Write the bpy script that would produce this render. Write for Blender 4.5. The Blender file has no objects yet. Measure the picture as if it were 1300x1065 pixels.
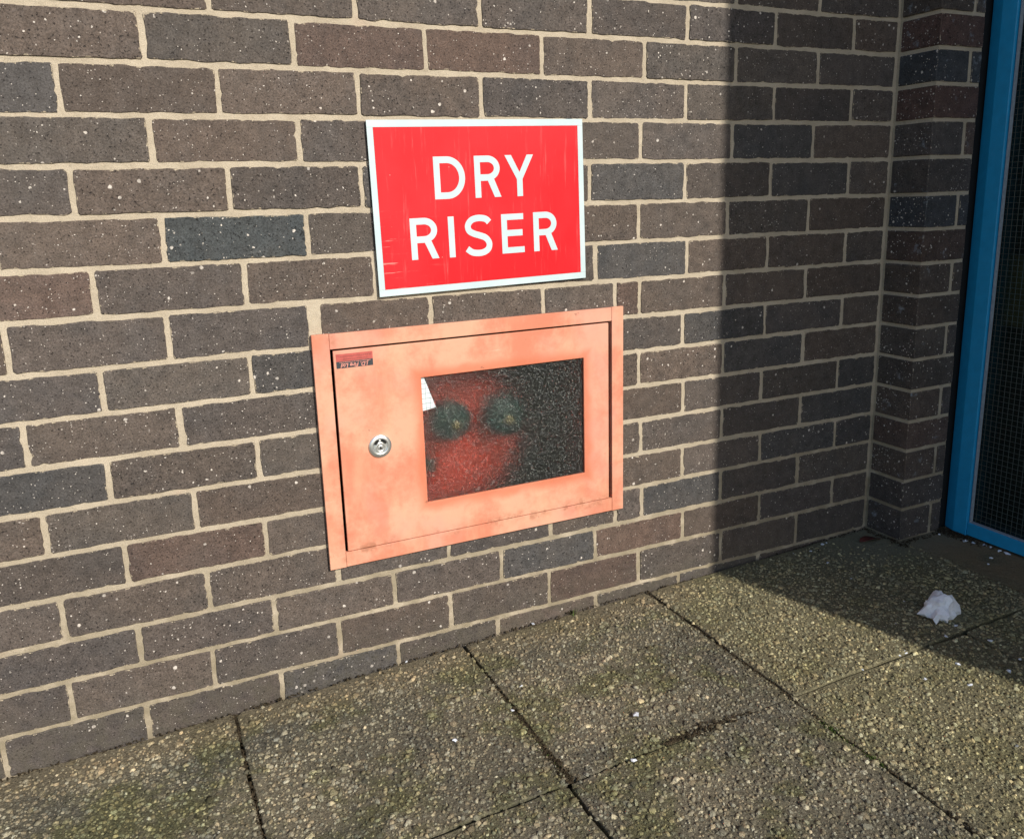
import bpy, bmesh, math, random
import numpy as np
from mathutils import Vector, Matrix
from mathutils.geometry import tessellate_polygon

random.seed(7)
RNG = np.random.default_rng(11)
S = bpy.context.scene
COL = S.collection

# ------------------------------------------------------------------ camera
# world: X along the wall (right), Y into the wall (wall face y = 0), Z up
CAM = np.array([0.05711, -1.42352, -0.21113])
PITCH, YAW, ROLL, FPX = math.radians(-12.7518), math.radians(24.77), math.radians(-1.6904), 1042.2


def cam_axes():
    f = np.array([math.sin(YAW) * math.cos(PITCH), math.cos(YAW) * math.cos(PITCH), math.sin(PITCH)])
    rt = np.array([math.cos(YAW), -math.sin(YAW), 0.0])
    up = np.cross(rt, f)
    c, s = math.cos(ROLL), math.sin(ROLL)
    return c * rt + s * up, -s * rt + c * up, f


AR, AU, AF = cam_axes()


def hit(u, v, axis, val):
    d = AF + AR * (u - 650) / FPX - AU * (v - 487.5) / FPX
    t = (val - CAM[axis]) / d[axis]
    return CAM + t * d


cd = bpy.data.cameras.new('camera')
cam = bpy.data.objects.new('camera', cd)
COL.objects.link(cam)
m = Matrix.Identity(4)
for i in range(3):
    m[i][0], m[i][1], m[i][2], m[i][3] = AR[i], AU[i], -AF[i], CAM[i]
cam.matrix_world = m
cd.sensor_width = 36.0
cd.sensor_fit = 'HORIZONTAL'
cd.lens = FPX / 1300 * 36
cd.shift_y = -45.0 / 1300
cd.clip_start = 0.02
cd.clip_end = 2000
S.camera = cam

# ------------------------------------------------------------------ light
SUN_EL = math.radians(31)
SUN_AZ = math.atan2(0.305, -1.0)          # measured from +Y towards +X
sdir = Vector((math.sin(SUN_AZ) * math.cos(SUN_EL), math.cos(SUN_AZ) * math.cos(SUN_EL), math.sin(SUN_EL)))
W = bpy.data.worlds.new('World')
S.world = W
W.use_nodes = True
wn = W.node_tree
sky = wn.nodes.new('ShaderNodeTexSky')
sky.sky_type = 'NISHITA'
sky.sun_disc = False
sky.sun_elevation = SUN_EL
sky.sun_rotation = SUN_AZ
bg = wn.nodes['Background']
bg.inputs['Strength'].default_value = 0.13
wn.links.new(sky.outputs[0], bg.inputs[0])
sl = bpy.data.lights.new('sun', 'SUN')
sl.energy = 4.3
sl.angle = math.radians(0.53)
sl.color = (1.0, 0.93, 0.83)
so = bpy.data.objects.new('sun', sl)
COL.objects.link(so)
so.rotation_euler = (-sdir).to_track_quat('-Z', 'Y').to_euler()
so.location = (3, -6, 5)
S.view_settings.view_transform = 'Standard'
S.view_settings.look = 'None'
S.view_settings.exposure = 0.12
S.view_settings.gamma = 1.0
S.view_settings.use_curve_mapping = False
S.cycles.max_bounces = 10
S.cycles.transparent_max_bounces = 16


# ------------------------------------------------------------------ node helper
class NT:
    def __init__(self, name):
        self.m = bpy.data.materials.new(name)
        self.m.use_nodes = True
        self.t = self.m.node_tree
        self.b = self.t.nodes['Principled BSDF']
        self.out = self.t.nodes['Material Output']
        g = self.t.nodes.new('ShaderNodeNewGeometry')
        self.pos = g.outputs['Position']

    def link(self, a, b):
        self.t.links.new(a, b)

    def n(self, typ, **kw):
        return self.t.nodes.new(typ)

    def setin(self, sock, v):
        if hasattr(v, 'links') or hasattr(v, 'is_linked'):
            self.link(v, sock)
        else:
            sock.default_value = v

    def noise(self, scale, detail=3, rough=0.55, vec=None, dist=0.0, color=False):
        n = self.n('ShaderNodeTexNoise')
        self.link(vec or self.pos, n.inputs['Vector'])
        n.inputs['Scale'].default_value = scale
        n.inputs['Detail'].default_value = detail
        n.inputs['Roughness'].default_value = rough
        n.inputs['Distortion'].default_value = dist
        return n.outputs['Color' if color else 'Fac']

    def vor(self, scale, vec=None, feature='F1'):
        n = self.n('ShaderNodeTexVoronoi')
        n.feature = feature
        self.link(vec or self.pos, n.inputs['Vector'])
        n.inputs['Scale'].default_value = scale
        return n.outputs['Distance'], n.outputs.get('Color')

    def math(self, op, a, b=0.0, c=0.0, clamp=False):
        n = self.n('ShaderNodeMath')
        n.operation = op
        n.use_clamp = clamp
        for i, v in enumerate((a, b, c)):
            self.setin(n.inputs[i], v)
        return n.outputs[0]

    def ramp(self, f, lo, hi, a=0.0, b=1.0):
        n = self.n('ShaderNodeMapRange')
        n.interpolation_type = 'SMOOTHSTEP'
        self.setin(n.inputs[0], f)
        for i, v in ((1, lo), (2, hi), (3, a), (4, b)):
            self.setin(n.inputs[i], v)
        return n.outputs[0]

    def mix(self, f, a, b, mode='MIX'):
        n = self.n('ShaderNodeMix')
        n.data_type = 'RGBA'
        n.blend_type = mode
        n.clamp_factor = True
        for s, v in ((n.inputs[0], f), (n.inputs[6], a), (n.inputs[7], b)):
            if isinstance(v, tuple) and len(v) == 3:
                v = v + (1.0,)
            self.setin(s, v)
        return n.outputs[2]

    def mulv(self, col, f):
        n = self.n('ShaderNodeVectorMath')
        n.operation = 'SCALE'
        self.setin(n.inputs[0], col)
        self.setin(n.inputs['Scale'], f)
        return n.outputs[0]

    def vmath(self, op, a, b):
        n = self.n('ShaderNodeVectorMath')
        n.operation = op
        self.setin(n.inputs[0], a)
        self.setin(n.inputs[1], b)
        return n.outputs[0]

    def sep(self, v=None):
        n = self.n('ShaderNodeSeparateXYZ')
        self.link(v or self.pos, n.inputs[0])
        return n.outputs

    def attr(self, name):
        n = self.n('ShaderNodeAttribute')
        n.attribute_name = name
        return n.outputs['Color']

    def bump(self, h, strength, dist, prev=None):
        n = self.n('ShaderNodeBump')
        n.inputs['Strength'].default_value = strength
        n.inputs['Distance'].default_value = dist
        self.link(h, n.inputs['Height'])
        if prev:
            self.link(prev, n.inputs['Normal'])
        return n.outputs[0]

    def fin(self, col=None, rough=None, normal=None, spec=None, metal=None):
        for k, v in (('Base Color', col), ('Roughness', rough), ('Normal', normal), ('Specular IOR Level', spec), ('Metallic', metal)):
            if v is None:
                continue
            if isinstance(v, tuple) and len(v) == 3:
                v = v + (1.0,)
            self.setin(self.b.inputs[k], v)
        return self.m


def brick_material(name, bloom=0.0):
    t = NT(name)
    tint = t.attr('tint')
    # patches of blue-grey and brown inside one brick, from the kiln
    big = t.ramp(t.noise(11, 3, 0.6), 0.42, 0.66)
    cool = t.mix(1.0, tint, (0.83, 0.89, 0.95), 'MULTIPLY')
    c = t.mix(t.math('MULTIPLY', big, 0.7), tint, cool)
    c = t.mulv(c, t.ramp(t.noise(45, 4, 0.6), 0.2, 0.8, 0.72, 1.28))
    c = t.mulv(c, t.ramp(t.noise(380, 4, 0.75), 0.25, 0.75, 0.55, 1.48))
    # small dark pores
    pore = t.ramp(t.noise(240, 3, 0.6), 0.61, 0.69)
    c = t.mix(t.math('MULTIPLY', pore, 0.75), c, (0.012, 0.011, 0.011))
    # pale grit flecks of mixed size
    wob = t.vmath('ADD', t.pos, t.mulv(t.noise(260, 2, 0.5, color=True), 0.0035))
    fl = None
    for sc, lo, r0, r1 in ((62, 0.58, 0.02, 0.19), (125, 0.60, 0.05, 0.23), (34, 0.74, 0.02, 0.13), (210, 0.78, 0.1, 0.3)):
        d, cc = t.vor(sc, wob)
        s = t.sep(cc)
        gate = t.ramp(s[0], lo, lo + 0.01)
        rad = t.ramp(s[1], 0.0, 1.0, r0, r1)
        f = t.math('MULTIPLY', gate, t.ramp(t.math('SUBTRACT', rad, d), -0.01, 0.03))
        fl = f if fl is None else t.math('MAXIMUM', fl, f)
    fcol = t.mix(t.noise(70, 1), (0.60, 0.52, 0.44), (0.80, 0.76, 0.70))
    clus = t.ramp(t.noise(16, 3, 0.6), 0.36, 0.54, 0.40, 1.0)
    fl = t.math('MULTIPLY', fl, clus)
    c = t.mix(t.math('MULTIPLY', fl, 0.9), c, fcol)
    # soot and dust film
    film = t.ramp(t.noise(6, 5, 0.65), 0.45, 0.8)
    c = t.mix(t.math('MULTIPLY', film, 0.22), c, (0.16, 0.13, 0.105))
    if bloom:
        bl = t.math('MULTIPLY', t.ramp(t.noise(26, 5, 0.65), 0.60, 0.74), bloom)
        c = t.mix(bl, c, (0.32, 0.36, 0.40))
    else:
        z = t.sep()[2]
        low = t.math('MULTIPLY', t.ramp(z, -0.98, -1.09), t.ramp(t.noise(30, 4), 0.35, 0.6))
        c = t.mix(t.math('MULTIPLY', low, 0.4), c, (0.10, 0.09, 0.065))
    # mortar smeared over the arrises
    ed = t.sep(t.attr('edge'))[0]
    sm = t.math('ADD', t.math('MULTIPLY', ed, 0.42), t.math('MULTIPLY', t.noise(75, 5, 0.7), 0.9))
    smear = t.ramp(sm, 0.90, 0.97)
    c = t.mix(t.math('MULTIPLY', smear, 0.85), c, t.mulv(t.mix(0.0, (0.50, 0.42, 0.30), (0, 0, 0)), t.ramp(t.noise(600, 3), 0.25, 0.75, 0.7, 1.2)))
    h = t.math('ADD', t.noise(300, 5, 0.7), t.math('MULTIPLY', pore, -1.0))
    h = t.math('ADD', h, t.math('MULTIPLY', t.noise(60, 3), 1.2))
    nrm = t.bump(h, 0.9, 0.0019)
    return t.fin(c, t.ramp(t.noise(200), 0.3, 0.7, 0.62, 0.85), nrm, 0.35)


def mortar_material():
    t = NT('mortar')
    c = t.mix(t.ramp(t.noise(14, 4, 0.6), 0.3, 0.7), (0.435, 0.370, 0.275), (0.53, 0.458, 0.350))
    c = t.mulv(c, t.ramp(t.noise(700, 3, 0.7), 0.25, 0.75, 0.74, 1.22))
    grit = t.ramp(t.noise(480, 2), 0.68, 0.74)
    c = t.mix(t.math('MULTIPLY', grit, 0.55), c, (0.12, 0.09, 0.06))
    z = t.sep()[2]
    low = t.math('MULTIPLY', t.ramp(z, -0.55, -1.06), t.ramp(t.noise(22, 4), 0.25, 0.6))
    c = t.mix(t.math('MULTIPLY', low, 0.75), c, (0.22, 0.185, 0.12))
    soot = t.ramp(t.noise(40, 5, 0.7), 0.55, 0.75)
    c = t.mix(t.math('MULTIPLY', soot, 0.35), c, (0.20, 0.165, 0.12))
    rust = t.ramp(t.noise(7, 4), 0.62, 0.75)
    c = t.mix(t.math('MULTIPLY', rust, 0.3), c, (0.36, 0.22, 0.15))
    h = t.math('ADD', t.noise(650, 4, 0.7), t.math('MULTIPLY', t.noise(90, 3), 1.6))
    return t.fin(c, 0.92, t.bump(h, 0.85, 0.0014), 0.2)


def paving_patches(t):
    """colour of the weathered concrete, in patches that run on over stones and cement"""
    x = t.sep()
    c = t.mix(t.ramp(t.noise(3.6, 6, 0.65), 0.40, 0.60), (0.208, 0.190, 0.136), (0.290, 0.258, 0.180))
    c = t.mix(t.math('MULTIPLY', t.ramp(t.noise(5.5, 5, 0.65), 0.50, 0.64), 0.75), c, (0.150, 0.142, 0.112))
    c = t.mix(t.math('MULTIPLY', t.ramp(t.noise(7.0, 6, 0.7, vec=t.vmath('ADD', t.pos, (3.0, 1.0, 0.0))), 0.47, 0.62), 0.70), c, (0.150, 0.150, 0.062))
    # yellower slabs towards the door
    c = t.mix(t.math('MULTIPLY', t.ramp(x[0], 0.98, 1.08), 0.62), c, (0.300, 0.272, 0.148))
    # pale silt along the wall foot
    silt = t.math('MULTIPLY', t.ramp(t.math('ADD', x[1], t.math('MULTIPLY', t.noise(14, 4), 0.09)), -0.075, 0.01), t.ramp(x[0], 1.25, 1.05))
    c = t.mix(t.math('MULTIPLY', silt, 0.7), c, (0.30, 0.245, 0.155))
    return c


def slab_material():
    t = NT('concrete_slab')
    c = t.mulv(paving_patches(t), 0.60)  # cement colour darkened for the shadows between the stones
    c = t.mulv(c, t.ramp(t.noise(260, 4, 0.7), 0.25, 0.75, 0.45, 1.5))
    x = t.sep()
    worn = t.math('MULTIPLY', t.ramp(x[0], 1.66, 1.78), t.ramp(t.noise(9, 4), 0.3, 0.6))
    c = t.mix(t.math('MULTIPLY', worn, 0.7), c, (0.24, 0.165, 0.09))
    corner = t.math('MULTIPLY', t.ramp(x[0], 1.40, 1.62), t.ramp(x[1], -0.26, -0.10))
    c = t.mix(t.math('MULTIPLY', corner, 0.45), c, (0.20, 0.20, 0.15))
    pit = t.ramp(t.noise(210, 2), 0.64, 0.72)
    c = t.mix(t.math('MULTIPLY', pit, 0.6), c, (0.03, 0.027, 0.018))
    h = t.math('ADD', t.noise(300, 4, 0.7), t.math('MULTIPLY', t.noise(70, 3), 1.5))
    h = t.math('ADD', h, t.math('MULTIPLY', pit, -1.0))
    return t.fin(c, 0.9, t.bump(h, 1.0, 0.0025), 0.25)


def aggregate_material():
    t = NT('aggregate')
    c = t.mix(1.0, paving_patches(t), t.attr('tint'), 'MULTIPLY')
    c = t.mulv(c, t.ramp(t.noise(380, 4, 0.7), 0.25, 0.75, 0.55, 1.4))
    return t.fin(c, 0.85, t.bump(t.noise(600, 3, 0.7), 0.8, 0.0014), 0.25)


def plain(name, col, rough=0.6, spec=0.4, metal=0.0, var=0.15, scale=120, bump=0.0, bscale=400, bdist=0.0006):
    t = NT(name)
    c = t.mulv(t.mix(0.0, col, col), t.ramp(t.noise(scale, 4, 0.65), 0.25, 0.75, 1 - var, 1 + var))
    nrm = t.bump(t.noise(bscale, 3), bump, bdist) if bump else None
    return t.fin(c, rough, nrm, spec, metal)


def box_paint(name='faded_red_paint'):
    t = NT(name)
    base = t.mix(t.ramp(t.noise(6, 7, 0.7), 0.38, 0.60), (0.60, 0.215, 0.130), (0.69, 0.360, 0.240))
    st = t.n('ShaderNodeMapping')
    t.link(t.pos, st.inputs['Vector'])
    st.inputs['Scale'].default_value = (1.0, 1.0, 0.3)
    streak = t.ramp(t.noise(22, 6, 0.65, vec=st.outputs[0]), 0.45, 0.72)
    c = t.mix(t.math('MULTIPLY', streak, 0.45), base, (0.72, 0.41, 0.26))
    pinkish = t.ramp(t.noise(4, 5, 0.6), 0.50, 0.66)
    c = t.mix(t.math('MULTIPLY', pinkish, 0.5), c, (0.68, 0.32, 0.25))
    # smears and thin scratches
    sm1 = t.n('ShaderNodeMapping')
    t.link(t.pos, sm1.inputs['Vector'])
    sm1.inputs['Rotation'].default_value = (0, 0.7, 0)
    sm1.inputs['Scale'].default_value = (0.05, 1.0, 1.0)
    scr = t.math('MULTIPLY', t.ramp(t.noise(170, 3, 0.6, vec=sm1.outputs[0]), 0.70, 0.74), t.ramp(t.noise(11, 3), 0.54, 0.62))
    c = t.mix(t.math('MULTIPLY', scr, 0.5), c, (0.80, 0.52, 0.40))
    drip = t.ramp(t.noise(3.2, 6, 0.7), 0.58, 0.72)
    c = t.mix(t.math('MULTIPLY', drip, 0.45), c, (0.60, 0.19, 0.105))
    # paint is less bleached close round the window
    x = t.sep()
    dx = t.math('SUBTRACT', t.math('ABSOLUTE', t.math('SUBTRACT', x[0], 0.69825)), 0.1725)
    dz = t.math('SUBTRACT', t.math('ABSOLUTE', t.math('ADD', x[2], 0.651)), 0.1218)
    d = t.math('MAXIMUM', dx, dz)
    edge = t.math('MULTIPLY', t.ramp(t.math('SUBTRACT', d, t.math('MULTIPLY', t.noise(24, 4), 0.034)), 0.008, -0.014), 0.7)
    c = t.mix(edge, c, (0.58, 0.155, 0.075))
    # small scuffs and chips
    scuff = t.ramp(t.noise(95, 5, 0.7), 0.70, 0.78)
    c = t.mix(t.math('MULTIPLY', scuff, 0.55), c, (0.42, 0.13, 0.08))
    # rusty grime where the rails meet the stiles and along the lower edge
    gr1 = t.ramp(t.math('ABSOLUTE', t.math('ADD', x[2], 0.8400)), 0.020, 0.002)
    gr2 = t.ramp(t.math('ABSOLUTE', t.math('SUBTRACT', x[0], 0.3640)), 0.016, 0.001)
    grime = t.math('MULTIPLY', t.math('MAXIMUM', gr1, t.math('MULTIPLY', gr2, 0.7)), t.ramp(t.noise(34, 6, 0.7), 0.50, 0.68))
    c = t.mix(t.math('MULTIPLY', grime, 0.7), c, (0.34, 0.13, 0.07))
    dust = t.ramp(t.noise(150, 5, 0.75), 0.60, 0.78)
    c = t.mix(t.math('MULTIPLY', dust, 0.25), c, (0.50, 0.30, 0.22))
    dv, _ = t.vor(24, t.vmath('ADD', t.pos, t.mulv(t.noise(120, 2, color=True), 0.02)))
    chip = t.math('MULTIPLY', t.ramp(dv, 0.09, 0.04), t.ramp(t.noise(13), 0.50, 0.56))
    c = t.mix(t.math('MULTIPLY', chip, 0.7), c, (0.20, 0.08, 0.05))
    return t.fin(c, t.ramp(t.noise(40, 4), 0.3, 0.7, 0.5, 0.72), t.bump(t.noise(35, 4), 0.25, 0.0015), 0.35)


def sign_red():
    t = NT('sign_red_film')
    c = t.mix(t.ramp(t.noise(7, 4), 0.35, 0.7), (0.60, 0.007, 0.014), (0.66, 0.016, 0.024))
    mp = t.n('ShaderNodeMapping')
    t.link(t.pos, mp.inputs['Vector'])
    mp.inputs['Scale'].default_value = (1.0, 1.0, 0.06)
    s1 = t.ramp(t.noise(170, 4, 0.7, vec=mp.outputs[0]), 0.56, 0.78)
    c = t.mix(t.math('MULTIPLY', s1, 0.22), c, (0.90, 0.30, 0.28))
    mp2 = t.n('ShaderNodeMapping')
    t.link(t.pos, mp2.inputs['Vector'])
    mp2.inputs['Rotation'].default_value = (0, 0.25, 0)
    mp2.inputs['Scale'].default_value = (0.07, 1.0, 1.0)
    x = t.sep()
    reg = t.math('MULTIPLY', t.ramp(x[0], 0.60, 0.47), t.ramp(x[2], -0.20, -0.29))
    s2 = t.math('MULTIPLY', t.ramp(t.noise(210, 4, 0.7, vec=mp2.outputs[0]), 0.60, 0.70), reg)
    c = t.mix(t.math('MULTIPLY', s2, 0.5), c, (0.85, 0.42, 0.36))
    dv, cc = t.vor(55)
    dot = t.math('MULTIPLY', t.ramp(dv, 0.05, 0.03), t.ramp(t.sep(cc)[0], 0.80, 0.82))
    c = t.mix(t.math('MULTIPLY', dot, 0.6), c, (0.85, 0.55, 0.48))
    return t.fin(c, 0.5, t.bump(t.noise(300, 2), 0.12, 0.0005), 0.25)


def sign_white():
    t = NT('sign_white_film')
    c = t.mix(t.ramp(t.noise(20, 4), 0.35, 0.7), (0.50, 0.62, 0.65), (0.56, 0.66, 0.68))
    spot = t.ramp(t.noise(160, 4, 0.7), 0.68, 0.76)
    c = t.mix(t.math('MULTIPLY', spot, 0.3), c, (0.35, 0.36, 0.34))
    return t.fin(c, 0.5, None, 0.4)


def pebbled_glass(name, clear, tint, scale, blur, frost, rough=0.32):
    """cast glass with a hammered face: see-through, scattering on the bumps"""
    t = NT(name)
    dd, cc = t.vor(scale)
    h = t.math('ADD', dd, t.math('MULTIPLY', t.noise(scale * 1.3, 2, 0.6), 0.6))
    nrm = t.bump(h, 1.0, 0.0007)
    t.fin((0.02, 0.026, 0.026), 0.2, nrm, 0.6)
    tr = t.n('ShaderNodeBsdfTransparent')
    tr.inputs[0].default_value = tint + (1,)
    rf = t.n('ShaderNodeBsdfRefraction')
    rf.inputs['Color'].default_value = tint + (1,)
    rf.inputs['Roughness'].default_value = rough
    rf.inputs['IOR'].default_value = 1.28
    t.link(nrm, rf.inputs['Normal'])
    a = t.n('ShaderNodeMixShader')
    a.inputs[0].default_value = blur
    t.link(tr.outputs[0], a.inputs[1])
    t.link(rf.outputs[0], a.inputs[2])
    b = t.n('ShaderNodeMixShader')
    b.inputs[0].default_value = clear
    t.link(t.b.outputs[0], b.inputs[1])
    t.link(a.outputs[0], b.inputs[2])
    df = t.n('ShaderNodeBsdfDiffuse')
    df.inputs[0].default_value = (0.62, 0.66, 0.64, 1)
    t.link(nrm, df.inputs['Normal'])
    fr = t.math('MULTIPLY', t.math('MULTIPLY', t.ramp(dd, 0.50, 0.18), t.ramp(t.sep(cc)[0], 0.45, 1.0)), frost)
    c = t.n('ShaderNodeMixShader')
    t.link(fr, c.inputs[0])
    t.link(b.outputs[0], c.inputs[1])
    t.link(df.outputs[0], c.inputs[2])
    t.link(c.outputs[0], t.out.inputs[0])
    return t.m


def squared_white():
    t = NT('squared_white_patch')
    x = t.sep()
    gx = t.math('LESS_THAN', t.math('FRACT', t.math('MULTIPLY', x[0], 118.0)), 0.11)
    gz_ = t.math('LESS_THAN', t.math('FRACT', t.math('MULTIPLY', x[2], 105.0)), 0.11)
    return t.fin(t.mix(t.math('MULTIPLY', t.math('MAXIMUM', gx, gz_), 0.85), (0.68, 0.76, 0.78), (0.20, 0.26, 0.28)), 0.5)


M = dict(
    brick=brick_material('brown_brick'),
    pier=brick_material('pier_brick', 0.75),
    mortar=mortar_material(),
    slab=slab_material(),
    agg=aggregate_material(),
    soil=plain('joint_soil', (0.045, 0.037, 0.022), 0.95, 0.1, var=0.5, scale=180, bump=1.0, bdist=0.003),
    tarmac=plain('outer_paving', (0.23, 0.21, 0.165), 0.9, 0.2, var=0.3, scale=300, bump=0.8),
    paint=box_paint(),
    red=sign_red(),
    white=sign_white(),
    alu=plain('aluminium_sheet', (0.30, 0.31, 0.32), 0.45, 0.5, 0.8),
    seam=plain('seam_line', (0.32, 0.36, 0.37), 0.7, 0.2),
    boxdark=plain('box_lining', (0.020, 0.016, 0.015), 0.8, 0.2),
    inlet=plain('red_casting', (0.80, 0.085, 0.05), 0.5, 0.4, var=0.25, scale=30),
    cap=plain('green_cap', (0.012, 0.055, 0.052), 0.45, 0.5),
    brass=plain('dull_brass', (0.42, 0.36, 0.20), 0.4, 0.5, 0.5),
    glass=pebbled_glass('pebbled_glass', 0.84, (0.93, 0.93, 0.90), 570, 0.80, 0.62, 0.55),
    wired=pebbled_glass('wired_glass_sheet', 0.72, (0.55, 0.68, 0.64), 180, 0.5, 0.0, 0.2),
    chrome=plain('chrome', (0.72, 0.74, 0.73), 0.34, 0.5, 0.85, var=0.05),
    black=plain('matt_black', (0.012, 0.012, 0.012), 0.7, 0.3),
    blue=plain('blue_gloss_paint', (0.014, 0.30, 0.58), 0.38, 0.5, var=0.07, scale=40, bump=0.12, bscale=120, bdist=0.001),
    bead=plain('grey_bead', (0.28, 0.33, 0.38), 0.6, 0.3),
    wire=plain('steel_wire', (0.09, 0.12, 0.112), 0.5, 0.4, 0.0),
    room=plain('dim_room', (0.10, 0.115, 0.105), 0.9, 0.1),
    board=plain('tan_board', (0.72, 0.40, 0.18), 0.7, 0.3, var=0.25, scale=15),
    tissue=plain('tissue_paper', (0.74, 0.77, 0.82), 0.85, 0.15, var=0.06, scale=200),
    flake=plain('white_scrap', (0.66, 0.70, 0.76), 0.6, 0.3, var=0.15),
    leaf=plain('dead_leaf', (0.075, 0.018, 0.013), 0.6, 0.35, var=0.35, scale=150, bump=0.4),
    twig=plain('brown_litter', (0.042, 0.032, 0.019), 0.9, 0.15, var=0.5, scale=90),
    moss=plain('moss', (0.060, 0.090, 0.020), 0.85, 0.2, var=0.5, scale=160),
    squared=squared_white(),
    labelred=plain('label_red', (0.46, 0.10, 0.085), 0.55, 0.3),
    labelblack=plain('label_black', (0.045, 0.050, 0.058), 0.55, 0.3),
    labeldull=plain('label_dull', (0.25, 0.07, 0.06), 0.6, 0.3),
    print=plain('label_print', (0.60, 0.25, 0.20), 0.6, 0.3),
    lead=plain('grey_lead', (0.10, 0.10, 0.105), 0.7, 0.3),
)


# ------------------------------------------------------------------ object helpers
def link_mesh(name, me, mat=None, parent=None):
    o = bpy.data.objects.new(name, me)
    if mat:
        me.materials.append(M[mat])
    COL.objects.link(o)
    if parent:
        o.parent = parent
    return o


def mesh(name, verts, faces, mat=None, parent=None, smooth=False, tint=None):
    me = bpy.data.meshes.new(name)
    me.from_pydata([tuple(v) for v in verts], [], faces)
    if smooth:
        me.polygons.foreach_set('use_smooth', [True] * len(me.polygons))
    if tint is not None:
        a = me.color_attributes.new('tint', 'FLOAT_COLOR', 'POINT')
        t = np.asarray(tint, dtype=np.float32)
        if t.ndim == 1:
            t = np.tile(t, (len(verts), 1))
        a.data.foreach_set('color', np.c_[t, np.ones(len(t), np.float32)].astype(np.float32).ravel())
    return link_mesh(name, me, mat, parent)


def tag(o, label=None, cat=None, group=None, kind=None):
    for k, v in (('label', label), ('category', cat), ('group', group), ('kind', kind)):
        if v:
            o[k] = v
    return o


def empty(name, loc=(0, 0, 0)):
    o = bpy.data.objects.new(name, None)
    o.location = loc
    o.empty_display_size = 0.05
    COL.objects.link(o)
    return o


class Bag:
    """collects pieces of one mesh"""

    def __init__(self):
        self.v, self.f, self.c = [], [], []

    def add(self, v, f, c=None):
        k = len(self.v)
        self.v += [tuple(p) for p in v]
        self.f += [tuple(i + k for i in q) for q in f]
        if c is not None:
            self.c += [c] * len(v)

    def box(self, x0, x1, y0, y1, z0, z1, c=None):
        v = [(x, y, z) for z in (z0, z1) for y in (y0, y1) for x in (x0, x1)]
        self.add(v, [(0, 2, 3, 1), (4, 5, 7, 6), (0, 1, 5, 4), (2, 6, 7, 3), (0, 4, 6, 2), (1, 3, 7, 5)], c)

    def obj(self, name, mat, parent=None, bevel=0.0, smooth=False):
        o = mesh(name, self.v, self.f, mat, parent, smooth, np.array(self.c) if self.c else None)
        if bevel:
            bm = bmesh.new()
            bm.from_mesh(o.data)
            bmesh.ops.bevel(bm, geom=bm.edges[:], offset=bevel, segments=2, affect='EDGES', profile=0.5)
            bm.to_mesh(o.data)
            bm.free()
        return o


def boxo(name, ext, mat, parent=None, bevel=0.0):
    b = Bag()
    b.box(*ext)
    return b.obj(name, mat, parent, bevel)


def place(o, parent_loc):
    """shift mesh data so that a child under an Empty keeps its world place"""
    o.data.transform(Matrix.Translation(-Vector(parent_loc)))


def wob(n, amp, k=3):
    r = RNG.normal(0, 1, n + 2 * k)
    r = np.convolve(r, np.ones(k) / k, 'same')[k:k + n]
    return r * amp * math.sqrt(k)


def outline(cor, step=0.011, amp=0.0006, rad=0.0025, chip=0.25):
    """wavering closed outline through four corners (a, b), counter-clockwise"""
    pts = []
    for i in range(4):
        p, q = np.array(cor[i], float), np.array(cor[(i + 1) % 4], float)
        L = np.linalg.norm(q - p)
        if L < 1e-6:
            continue
        d = (q - p) / L
        nrm = np.array([d[1], -d[0]])          # outwards for ccw
        r = min(rad * RNG.uniform(0.5, 1.6), L * 0.3)
        n = max(2, int((L - 2 * r) / step) + 1)
        ts = np.linspace(r, L - r, n)
        off = wob(n, amp)
        if chip and RNG.random() < chip and n > 4:
            j = RNG.integers(1, n - 1)
            off[j] -= RNG.uniform(0.0008, 0.0026)
        for t, o in zip(ts, off):
            pts.append(p + d * t + nrm * o)
    return np.array(pts)


def inset(pts, d):
    lo, hi = pts.min(0), pts.max(0)
    c, h = (lo + hi) / 2, (hi - lo) / 2
    k = np.maximum(h - d, h * 0.4) / h
    return c + (pts - c) * k


def slab_prism(pts, to3, depth, bev, front):
    """prism over outline pts; to3(a, b, depth) maps to world, front face at depth 0"""
    n = len(pts)
    ring = [(pts, depth), (pts, bev), (inset(pts, bev * 0.35), bev * 0.3), (inset(pts, bev), 0.0), (inset(pts, bev + front), 0.0)]
    v = []
    for p, dd in ring:
        v += [to3(a, b, dd) for a, b in p]
    f = []
    for k in range(4):
        for i in range(n):
            j = (i + 1) % n
            f.append((k * n + i, k * n + j, (k + 1) * n + j, (k + 1) * n + i))
    f.append(tuple(range(4 * n, 5 * n)))
    return v, f


def edge_attr(o, period, rings=5):
    n = len(o.data.vertices)
    e = np.ones(n, np.float32)
    k = n // rings if period is None else period
    e[-k:] = 0.0
    e[:k] = 0.0
    e[k:2 * k] = 0.55
    a = o.data.color_attributes.new('edge', 'FLOAT_COLOR', 'POINT')
    a.data.foreach_set('color', np.repeat(e, 4))


BROWNS = [(0.104, 0.080, 0.065), (0.098, 0.078, 0.065), (0.092, 0.075, 0.065), (0.088, 0.073, 0.064),
          (0.084, 0.071, 0.064), (0.095, 0.079, 0.067), (0.102, 0.077, 0.062), (0.088, 0.072, 0.062)]
REDS = [(0.110, 0.074, 0.058), (0.106, 0.073, 0.059)]
BLUES = [(0.072, 0.067, 0.064), (0.074, 0.067, 0.063)]


def brick_tint():
    r = RNG.random()
    c = BROWNS[RNG.integers(len(BROWNS))] if r < 0.84 else (REDS[RNG.integers(2)] if r < 0.91 else BLUES[RNG.integers(2)])
    return tuple(np.array(c) * RNG.uniform(0.88, 1.14))


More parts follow.
